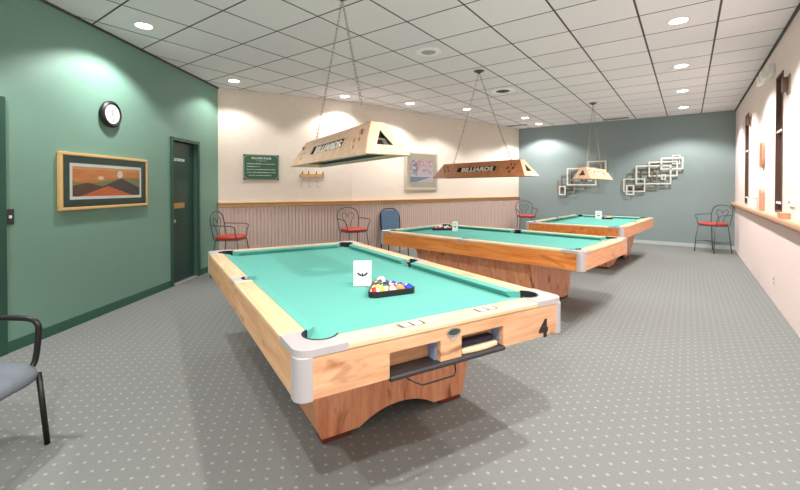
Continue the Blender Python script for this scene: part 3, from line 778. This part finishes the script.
def sunset():
    m = NT('sunset_print'); m.b.inputs['Roughness'].default_value = 0.5
    sp = m.n('ShaderNodeSeparateXYZ'); m.l(m.obj(), sp.inputs[0]); x, z = sp.outputs[0], sp.outputs[2]
    nz = m.n('ShaderNodeTexNoise', i_Scale=6.0, i_Detail=5.0); mp = m.n('ShaderNodeMapping'); mp.inputs['Scale'].default_value = (1, 1, 6)
    m.l(m.obj(), mp.inputs[0]); m.l(mp.outputs[0], nz.inputs['Vector'])
    sky = m.mix(nz.outputs['Fac'], rgb(206, 104, 50), rgb(248, 172, 104))
    sky = m.mix(m.math('GREATER_THAN', z, 0.12), sky, rgb(226, 172, 112))
    # distant hills: green-grey band left, dark hill right, orange dune foreground
    hl = m.math('ADD', m.math('MULTIPLY', m.math('SINE', m.math('MULTIPLY', x, 5.0)), 0.03), 0.02)
    band = m.math('LESS_THAN', z, hl)
    col = m.mix(band, sky, rgb(142, 142, 98))
    hill = m.math('SUBTRACT', 0.045, m.math('MULTIPLY', m.math('ABSOLUTE', m.math('SUBTRACT', x, 0.17)), 0.36))
    col = m.mix(m.math('LESS_THAN', z, hill), col, rgb(84, 76, 72))
    g2 = m.math('SUBTRACT', 0.02, m.math('MULTIPLY', m.math('ABSOLUTE', m.math('ADD', x, 0.30)), 0.20))
    col = m.mix(m.math('LESS_THAN', z, m.math('ADD', g2, -0.03)), col, rgb(104, 74, 62))
    dune = m.math('SUBTRACT', -0.045, m.math('MULTIPLY', m.math('ABSOLUTE', m.math('ADD', x, 0.02)), 0.28))
    dcol = m.mix(nz.outputs['Fac'], rgb(206, 88, 42), rgb(244, 140, 82))
    col = m.mix(m.math('LESS_THAN', z, dune), col, dcol)
    def disc(cx, cz, r, c, rx=1.0):
        nonlocal col
        a = m.math('DIVIDE', m.math('SUBTRACT', x, cx), rx); b = m.math('SUBTRACT', z, cz)
        d = m.math('SQRT', m.math('ADD', m.math('MULTIPLY', a, a), m.math('MULTIPLY', b, b)))
        col = m.mix(m.math('LESS_THAN', d, r), col, c)
    disc(0.155, 0.085, 0.042, rgb(250, 238, 222)); disc(-0.12, 0.04, 0.02, rgb(240, 226, 196), 2.0)
    m.l(col, m.b.inputs['Base Color']); return m.m
framed('framed_picture', 'gold-framed wide picture of an orange desert sunset on the green wall', tuple(lw(2.47, 0.0, 1.435)), ROT_L, 1.23, 0.565, 0.030, 0.04, 'gilt', 'gilt_side', 'mat_green', 0.95, 0.30, sunset(), 0.03)
sw = thing('light_switch', 'dark light switch plate on the green wall beside the left doorway', 'switch', tuple(lw(3.535, 0.0, 1.13)), ROT_L)
obj('switch_plate', box(-0.04, 0.04, -0.008, 0, -0.065, 0.065), plain('bronze_plate', rgb(70, 66, 66), 0.4, 0.3), sw, bevel=0.003)
obj('toggle', box(-0.006, 0.006, -0.022, -0.008, -0.012, 0.012), M['white'], sw)

# ------------------------------------------------------------------ centre wall things
# root frames: x along the wall (image right), local y into the wall: rotation ROT, y axis=(-sin,cos) points into wall
sg = thing('rules_sign', 'green notice board of billiard rules with cream lettering on the cream wall', 'sign', tuple(w1(0.715, 0, 1.735)), ROT_1)
W_, H_ = 0.62, 0.455
obj('sign_board', box(-W_ / 2, W_ / 2, -0.02, 0, -H_ / 2, H_ / 2), M['sign_rim'], sg, bevel=0.004)
ch = 0.05
pl = [(-W_ / 2 + .02 + ch, -H_ / 2 + .02), (W_ / 2 - .02 - ch, -H_ / 2 + .02), (W_ / 2 - .02, -H_ / 2 + .02 + ch), (W_ / 2 - .02, H_ / 2 - .02 - ch), (W_ / 2 - .02 - ch, H_ / 2 - .02), (-W_ / 2 + .02 + ch, H_ / 2 - .02), (-W_ / 2 + .02, H_ / 2 - .02 - ch), (-W_ / 2 + .02, -H_ / 2 + .02 + ch)]
XZ = lambda x, y, z: (x, -0.02 - z, y)
obj('sign_panel', prism(pl, 0, 0.003, xf=XZ), M['sign_green'], sg)
for a in (-1, 1):
    for b in (-1, 1): bm = prism([(a * (W_ / 2 - .022) + .016 * cos(t), b * (H_ / 2 - .022) + .016 * sin(t)) for t in [k * pi / 6 for k in range(12)]], 0, 0.005, xf=XZ); obj('corner_stud', bm, M['black_metal'], sg)
bm = text_bm('BILLIARD RULES', 0.048, 0.0006, 0.0015); xform(bm, Matrix.Translation((0, -0.0238, 0.158)) @ Matrix.Rotation(R(90), 4, 'X')); obj('sign_title', bm, M['sign_ink'], sg)
bm = bmesh.new()
for zc, xa, xb, hh in ((0.108, -0.09, 0.09, 0.010), (0.052, -0.25, 0.24, 0.016), (0.004, -0.25, -0.02, 0.016), (-0.048, -0.25, 0.25, 0.016), (-0.1, -0.25, 0.25, 0.016), (-0.152, -0.22, 0.17, 0.016)):
    x = xa
    while x < xb - 0.006:
        wd = random.uniform(0.008, 0.016); hv = hh * random.uniform(0.55, 1.0)
        prism([(x, zc), (min(x + wd, xb), zc), (min(x + wd, xb), zc + hv), (x, zc + hv)], 0.003, 0.0036, bm, XZ)
        x += wd + random.choice((0.003, 0.003, 0.004, 0.013))
obj('sign_text', bm, M['sign_ink'], sg)

hk = thing('hook_rail', 'small wooden hook rail with pegs hanging under the nearest lamp on the cream wall', 'hook rail', tuple(w1(1.65, 0, 1.60)), ROT_1)
obj('rail_board', box(-0.24, 0.24, -0.025, 0, -0.035, 0.035), plain('hook_wood', rgb(212, 176, 116), 0.5, var=0.1, scale=8), hk, bevel=0.004)
for x in (-0.20, -0.08, 0.07, 0.20):
    bm = tube([(x, -0.02, 0.03), (x, -0.055, 0.045), (x, -0.06, 0.075)], 0.010, seg=8); obj('peg', bm, plain('peg_brown', rgb(120, 76, 44), 0.5), hk)
for x in (-0.21, -0.06, 0.10):
    obj('hook', tube(smooth_path([(x + 0.02, -0.028, -0.03), (x, -0.03, -0.11), (x - 0.02, -0.03, -0.19), (x - 0.005, -0.05, -0.215), (x + 0.012, -0.06, -0.19)], 5), 0.005, seg=6), M['steel'], hk)
def blossom():
    m = NT('blossom_print'); m.b.inputs['Roughness'].default_value = 0.5
    sp = m.n('ShaderNodeSeparateXYZ'); m.l(m.obj(), sp.inputs[0]); x, z = sp.outputs[0], sp.outputs[2]
    n1 = m.n('ShaderNodeTexNoise', i_Scale=9.0, i_Detail=4.0); m.l(m.obj(), n1.inputs['Vector'])
    n2 = m.n('ShaderNodeTexNoise', i_Scale=16.0, i_Detail=3.0); m.l(m.obj(), n2.inputs['Vector'])
    col = m.mix(n1.outputs['Fac'], rgb(240, 232, 234), rgb(226, 220, 232))
    top = m.math('GREATER_THAN', z, m.math('ADD', -0.04, m.math('MULTIPLY', m.math('SUBTRACT', n1.outputs['Fac'], .5), 0.3)))
    col = m.mix(m.math('MULTIPLY', top, m.math('GREATER_THAN', n2.outputs['Fac'], 0.5)), col, rgb(226, 176, 184))
    tree = m.math('MULTIPLY', m.math('LESS_THAN', m.math('ABSOLUTE', m.math('ADD', x, 0.22)), 0.07), m.math('GREATER_THAN', n2.outputs['Fac'], 0.47))
    col = m.mix(m.math('MULTIPLY', tree, m.math('GREATER_THAN', z, -0.1)), col, rgb(150, 152, 168))
    lowm = m.math('MULTIPLY', m.math('LESS_THAN', z, -0.13), m.math('GREATER_THAN', z, m.math('ADD', -0.20, m.math('MULTIPLY', x, 0.25))))
    col = m.mix(lowm, col, rgb(146, 162, 186))
    m.l(col, m.b.inputs['Base Color']); return m.m
framed('framed_print', 'pale-framed print of pink blossom trees on the cream wall between two lamps', tuple(w2(1.93, 0.0, 1.745)), ROT_2, 1.02, 0.86, 0.05, 0.04, 'pale_frame', 'pale_frame', 'pale_mat', 0.73, 0.50, blossom())

# ------------------------------------------------------------------ back wall sculptures
SQ = [(40, 265, 250, 400, 'art_white', 1, 11), (68, 330, 148, 432, 'art_white', 2, 14), (85, 205, 362, 378, 'art_grey', 0, 9), (160, 135, 487, 325, 'art_white', 2, 14),
      (205, 172, 330, 300, 'art_brown', 0, 9), (280, 100, 542, 248, 'art_white', 1, 13), (390, 65, 590, 183, 'art_white', 2, 14), (490, 45, 562, 132, 'art_white', 0, 10),
      (398, 228, 440, 282, 'art_white', 3, 11), (310, 200, 362, 300, 'art_grey', 1, 9), (95, 345, 245, 378, 'art_brown', 0, 8)]
def sculpture(x_left, z_top, label, sx):
    k = 1.21 / 550.0 ; kz = 0.965 / 395.0
    root = thing('wall_sculpture', label, 'wall art', (x_left + 0.605, BW, z_top - 0.965), 0, 'wall sculptures of overlapping squares')
    for (a, b, c, d, mt, dp, t) in SQ:
        x0 = (a - 40) * k - 0.605; x1 = (c - 40) * k - 0.605; zt = 0.965 - (b - 45) * kz; zb = 0.965 - (d - 45) * kz; t = t * 0.0023
        y1 = -0.02 - dp * 0.022; y0 = y1 - 0.016
        bm = bmesh.new()
        for q in ((x0, x1, zt - t, zt), (x0, x1, zb, zb + t), (x0, x0 + t, zb + t, zt - t), (x1 - t, x1, zb + t, zt - t)):
            box(q[0], q[1], y0, y1, q[2], q[3], bm)
        obj('square_ring', bm, M[mt if sx == 0 or mt != 'art_white' or dp > 1 else 'art_grey'], root)
    bm = bmesh.new()
    for x, z in ((-0.45, 0.25), (0.1, 0.5), (0.45, 0.8), (-0.2, 0.35)): tube([(x, 0, z), (x, -0.03, z)], 0.006, bm, 6)
    obj('wall_pin', bm, M['art_brown'], root)
    return root
sculpture(-2.885, 2.115, 'overlapping squares wall sculpture behind the farthest lamp, left of the pair', 1)
sculpture(-1.30, 2.135, 'cream overlapping squares wall sculpture in clear view, right of the pair', 0)

# ------------------------------------------------------------------ chairs
def wire_chair(loc, rz, label):
    """wire cafe chair; local -y is the front"""
    root = thing('wire_chair', label, 'chair', loc, rz, 'red-cushioned wire chairs')
    sh = 0.575
    pts = []
    prof = [(0.19, 0.0), (0.205, 0.012), (0.208, 0.03), (0.20, 0.045), (0.16, 0.055), (0.0, 0.058)]
    bm = bmesh.new(); rings = []
    for r, h in prof:
        ring = []
        for k in range(32):
            a = 2 * pi * k / 32; ca, sa = cos(a), sin(a); e = 0.6
            ring.append(bm.verts.new((r * 1.06 * math.copysign(abs(ca) ** e, ca), r * math.copysign(abs(sa) ** e, sa), sh + h)))
        rings.append(ring)
    for a, b in zip(rings, rings[1:]):
        for k in range(32): bm.faces.new((a[k], a[(k + 1) % 32], b[(k + 1) % 32], b[k]))
    bm.faces.new(rings[0][::-1])
    obj('seat', bm, M['red_seat'], root, smooth=True)
    fr = [(0.20 * math.copysign(abs(cos(a)) ** .6, cos(a)) * 1.06, 0.20 * math.copysign(abs(sin(a)) ** .6, sin(a)), sh - 0.008) for a in [2 * pi * k / 28 for k in range(28)]]
    obj('seat_ring', tube(fr, 0.008, seg=6, closed=True), M['dark_iron'], root, smooth=True)
    for sx in (-1, 1):
        obj('leg', tube([(sx * 0.18, -0.17, sh - 0.008), (sx * 0.205, -0.205, 0.28), (sx * 0.215, -0.225, 0.0)], 0.009, seg=6), M['dark_iron'], root, smooth=True)
        obj('leg', tube([(sx * 0.18, 0.17, sh - 0.008), (sx * 0.195, 0.20, 0.28), (sx * 0.205, 0.235, 0.0)], 0.009, seg=6), M['dark_iron'], root, smooth=True)
        obj('arm', tube(smooth_path([(sx * 0.222, 0.215, 0.80), (sx * 0.262, 0.08, 0.795), (sx * 0.272, -0.10, 0.79), (sx * 0.262, -0.165, 0.765), (sx * 0.225, -0.16, 0.70), (sx * 0.20, -0.155, sh)], 6), 0.008, seg=6), M['dark_iron'], root, smooth=True)
    hoop = [(-0.195, 0.185, sh - 0.008), (-0.215, 0.205, 0.72), (-0.222, 0.225, 0.84), (-0.19, 0.24, 0.935), (-0.10, 0.25, 0.985), (0, 0.253, 1.0), (0.10, 0.25, 0.985), (0.19, 0.24, 0.935), (0.222, 0.225, 0.84), (0.215, 0.205, 0.72), (0.195, 0.185, sh - 0.008)]
    obj('back_hoop', tube(smooth_path(hoop, 5), 0.009, seg=6), M['dark_iron'], root, smooth=True)
    for sx in (-1, 1):
        bm = tube(smooth_path([(sx * 0.04, 0.195, sh), (sx * 0.05, 0.212, 0.70), (sx * 0.12, 0.23, 0.83), (sx * 0.10, 0.24, 0.90), (sx * 0.035, 0.238, 0.88), (sx * 0.0, 0.232, 0.82)], 6), 0.006, seg=6); obj('back_scroll', bm, M['dark_iron'], root, smooth=True)
    tube_pts = [(-0.19, -0.19, 0.20), (0, 0, 0.22), (0.19, 0.20, 0.20)]
    bm = tube([(-0.205, -0.21, 0.22), (-0.203, 0.215, 0.22)], 0.006, seg=6); tube([(0.205, -0.21, 0.22), (0.203, 0.215, 0.22)], 0.006, bm, 6)
    tube([(-0.205, 0, 0.22), (0.205, 0, 0.22)], 0.006, bm, 6)
    obj('stretcher', bm, M['dark_iron'], root, smooth=True)
    return root
# facing given as a direction in plan; local -y front -> rz so that (0,-1) maps to the direction
TH0 = 0.644
def plan(X, Y):  # camera-plane direction (right, forward) to plan direction
    return (X * cos(TH0) - Y * sin(TH0), X * sin(TH0) + Y * cos(TH0))
ch = wire_chair((-5.72, 3.58, 0), face(*plan(0.99, -0.06)), 'red-cushioned wire chair in the corner by the green door')
copy_thing(ch, (-4.93, 5.57, 0), face(*plan(0.55, -0.85)), 'red-cushioned wire chair against the beadboard, behind the far end of the nearest table')
copy_thing(ch, (-3.55, 11.12, 0), face(*plan(-0.1, -1.0)), 'red-cushioned wire chair in the far corner between the cream wall and back wall')
copy_thing(ch, (0.43, 11.0, 0), face(*plan(-1.0, -0.18)), 'red-cushioned wire chair in the right corner of the back wall')

# blue chair by the beadboard, behind the second table
bc = thing('upholstered_chair', 'blue vinyl chair with a dark frame against the beadboard, behind the second table', 'chair', (-4.80, 6.68, 0), face(*plan(0.35, -0.9)))
bm = bmesh.new(); prism([(-0.19, 0.49)] + [(-0.2, 0.82)] + arc(-0.12, 0.82, 0.08, 180, 90, 5) + arc(0.12, 0.82, 0.08, 90, 0, 5) + [(0.19, 0.49)], 0, 0.05, bm, lambda x, y, z: (x, 0.20 + z + (y - 0.5) * 0.12, y))
obj('backrest', bm, M['blue_vinyl'], bc, bevel=0.012)
obj('seat', box(-0.22, 0.22, -0.22, 0.22, 0.42, 0.48), M['blue_vinyl'], bc, bevel=0.02)
bm = tube(smooth_path([(-0.21, 0.2, 0.45), (-0.215, 0.24, 0.70), (-0.20, 0.27, 0.84), (-0.12, 0.285, 0.915), (0, 0.29, 0.93), (0.12, 0.285, 0.915), (0.20, 0.27, 0.84), (0.215, 0.24, 0.70), (0.21, 0.2, 0.45)], 5), 0.012, seg=8)
obj('back_frame', bm, M['black_metal'], bc, smooth=True)
for sx in (-1, 1):
    for sy in (-1, 1): obj('leg', tube([(sx * 0.2, sy * 0.19, 0.44), (sx * 0.215, sy * 0.22, 0.0)], 0.011, seg=8), M['black_metal'], bc, smooth=True)

# foreground armchair at the left edge
F = Vector((0.80, 0.60)).normalized(); Rt = Vector((F.y, -F.x))
corner = Vector((-2.745, 0.63))                     # seat's front corner on the far side
cen = corner - F * 0.24 + Rt * 0.25
ac = thing('stacking_armchair', 'black-framed armchair with a grey cushioned seat at the left edge in front', 'chair', (cen.x, cen.y, 0), face(F.x, F.y))
# local: -y front; the far side is local -x? (front = -y, right of the sitter = -x)
bm = bmesh.new(); N = 40; rings = []
for r, h in ((0.90, 0.37), (1.0, 0.385), (1.02, 0.405), (1.0, 0.425), (0.90, 0.442), (0.6, 0.448), (0.0, 0.448)):
    ring = []
    for k in range(N):
        a = 2 * pi * k / N; ca, sa = cos(a), sin(a); e = 0.42
        x = 0.25 * r * math.copysign(abs(ca) ** e, ca); y = 0.24 * r * math.copysign(abs(sa) ** e, sa)
        dz = -0.018 * max(0, -y / 0.24 - 0.5) * 2 * (1 if h > 0.38 else 0.6)
        ring.append(bm.verts.new((x, y, h + dz)))
    rings.append(ring)
for a, b in zip(rings, rings[1:]):
    for k in range(N): bm.faces.new((a[k], a[(k + 1) % N], b[(k + 1) % N], b[k]))
bm.faces.new(rings[0][::-1])
obj('seat', bm, M['grey_fabric'], ac, smooth=True)
for sx in (-1, 1):
    obj('leg', tube([(sx * 0.225, -0.21, 0.39), (sx * 0.24, -0.24, 0.0)], 0.014, seg=10), M['black_metal'], ac, smooth=True)
    obj('leg', tube([(sx * 0.215, 0.21, 0.66), (sx * 0.225, 0.23, 0.35), (sx * 0.235, 0.30, 0.0)], 0.014, seg=10), M['black_metal'], ac, smooth=True)
    arm = smooth_path([(sx * 0.215, 0.215, 0.66), (sx * 0.255, 0.14, 0.668), (sx * 0.268, 0.0, 0.668), (sx * 0.272, -0.12, 0.662), (sx * 0.272, -0.165, 0.635), (sx * 0.272, -0.170, 0.58), (sx * 0.268, -0.155, 0.44), (sx * 0.225, -0.15, 0.39)], 7)
    obj('arm', tube(arm, 0.015, seg=10), M['black_metal'], ac, smooth=True)
for y in (-0.195, 0.215): obj('cross_rail', tube([(-0.225, y, 0.37), (0.225, y, 0.37)], 0.012, seg=8), M['black_metal'], ac, smooth=True)
bm = bmesh.new(); prism([(-0.23, 0.56), (-0.23, 0.82)] + arc(-0.15, 0.82, 0.08, 180, 90, 5) + arc(0.15, 0.82, 0.08, 90, 0, 5) + [(0.23, 0.56)], 0, 0.045, bm, lambda x, y, z: (x, 0.225 + z + (y - 0.5) * 0.15, y))
obj('backrest', bm, M['grey_fabric'], ac, bevel=0.015)
for sx in (-1, 1): obj('back_post', tube([(sx * 0.215, 0.21, 0.66), (sx * 0.21, 0.285, 0.70), (sx * 0.205, 0.31, 0.82)], 0.012, seg=8), M['black_metal'], ac, smooth=True)

# ------------------------------------------------------------------ right wall things
def pill(w, h, n=6): return [(-w / 2, -h / 2 + w / 2)] + arc(0, -h / 2 + w / 2, w / 2, 180, 360, n) + arc(0, h / 2 - w / 2, w / 2, 0, 180, n)
cr = thing('cue_rack', 'two-piece wooden cue rack between the narrow windows on the right wall', 'cue rack', (RW, 7.52, 1.056))
YZ = lambda x, y, z: (-z, x, y)
up = obj('upper_holder', prism([(x, y + 0.765) for x, y in pill(0.22, 0.36)], 0, 0.028, xf=YZ), M['rack_wood'], cr, bevel=0.004)
lo = obj('lower_holder', prism([(-0.11, 0.0), (0.11, 0.0), (0.11, 0.25), (0.07, 0.29), (-0.07, 0.29), (-0.11, 0.25)], 0, 0.036, xf=YZ), M['rack_wood'], cr, bevel=0.004)
for k in range(2): obj('clip', box(-0.040, -0.008, -0.05 + 0.1 * k - 0.012, -0.05 + 0.1 * k + 0.012, 0.60, 0.93), plain('clip_pink', rgb(196, 140, 108), 0.5), up)
em = thing('emergency_light', 'white two-headed emergency light high on the right wall by the ceiling', 'light', (RW, 6.85, 2.80))
obj('housing', box(-0.07, 0, -0.16, 0.16, -0.05, 0.07), M['white'], em, bevel=0.012)
for s in (-1, 1):
    bm = lathe([(0.02, 0.0), (0.05, -0.02), (0.065, -0.06), (0.06, -0.075), (0.0, -0.078)], 20, axis='x', c=(-0.06, s * 0.15, -0.07)); obj('lamp_head', bm, M['white'], em, smooth=True)
for (y, z, lab) in ((5.86, 2.44, 'brown wall bracket beside the top of the nearer narrow window'), (8.98, 2.48, 'brown wall bracket beside the top of the farther narrow window')):
    b = thing('wall_bracket', lab, 'bracket', (RW, y, z), 0, 'wall brackets by the narrow windows')
    obj('bracket_plate', box(-0.012, 0, -0.10, 0.04, -0.10, 0.10), plain('bracket_grey', rgb(150, 134, 108), 0.5), b, bevel=0.003)
    obj('bracket_arm', box(-0.055, -0.012, -0.06, 0.02, -0.075, 0.075), M['win_wood'], b, bevel=0.004)
ol = thing('wall_outlet', 'small white power outlet low on the right wall', 'outlet', (RW, 6.60, 0.26))
obj('outlet_plate', box(-0.006, 0, -0.04, 0.04, -0.06, 0.06), M['right_wall'], ol, bevel=0.002)
for z in (-0.025, 0.025): obj('socket', box(-0.0075, -0.006, -0.014, 0.014, z - 0.014, z + 0.014), M['ink'], ol)
bx = thing('shelf_box', 'small light wooden box on the wall shelf near the right edge of the view', 'box', (RW - 0.036, 5.80, 1.056))
obj('box_body', box(-0.032, 0.032, -0.11, 0.11, 0.0, 0.05), M['rack_wood'], bx, bevel=0.004)
obj('box_lid', box(-0.034, 0.034, -0.113, 0.113, 0.05, 0.06), M['rail_oak'], bx, bevel=0.003)
ctl = thing('wall_control', 'white control plate on the right wall just above the wooden shelf', 'control', (RW, 5.60, 1.225))
obj('control_plate', box(-0.015, 0, -0.10, 0.10, -0.04, 0.04), M['white'], ctl, bevel=0.003)
obj('control_button', box(-0.019, -0.015, 0.04, 0.07, -0.012, 0.012), M['ink'], ctl)
sb = thing('acrylic_tray', 'clear white tray on the wall shelf left of the cue rack', 'tray', (RW - 0.038, 8.35, 1.056))
obj('tray_body', box(-0.034, 0.034, -0.22, 0.22, 0.0, 0.16), M['white'], sb, bevel=0.003)
obj('tray_edge', box(-0.036, 0.036, -0.225, 0.225, 0.16, 0.168), M['steel'], sb)

# ------------------------------------------------------------------ lights
def spot(x, y, e, size=130, blend=0.35, rad=0.06, col=(1, 0.958, 0.925)):
    l = bpy.data.lights.new('downlight_lamp', 'SPOT'); l.energy = e; l.spot_size = R(size); l.spot_blend = blend; l.shadow_soft_size = rad; l.color = col
    o = bpy.data.objects.new('downlight_lamp', l); COL.objects.link(o); o.location = (x, y, TOP - 0.02); return o
EN = [100, 40, 62, 74, 74, 74, 110, 155, 155, 150, 130]
for (x, y), e in zip(LIGHTS, EN): spot(x, y, e)
for x, y, e in ((-0.09, 3.2, 160), (-0.09, 1.35, 165), (-0.09, -0.5, 195), (-3.38, 0.05, 135)): spot(x, y, e)   # the rows carry on behind the camera
w = bpy.data.worlds.new('world'); SC.world = w; w.use_nodes = True
w.node_tree.nodes['Background'].inputs[0].default_value = (1.0, 0.99, 0.97, 1); w.node_tree.nodes['Background'].inputs[1].default_value = 0.9  # even ambient fill added, entering through the rear left open for it

# ------------------------------------------------------------------ camera
cam = bpy.data.cameras.new('camera'); co = bpy.data.objects.new('camera', cam); COL.objects.link(co); SC.camera = co
cam.sensor_width = 36.0; cam.lens = 402.2527 * 36 / 800; cam.clip_start = 0.05
cam.shift_x = (400 - 386.0728) / 800; cam.shift_y = (192.2695 - 245) / 800
co.location = (0, 0, CAMH); co.rotation_euler = (R(90) - 0.0118, 0, TH0 - 0.0)
vs = SC.view_settings; vs.view_transform = 'Standard'; vs.look = 'None'; vs.gamma = 1; vs.exposure = 0.76; vs.use_curve_mapping = False
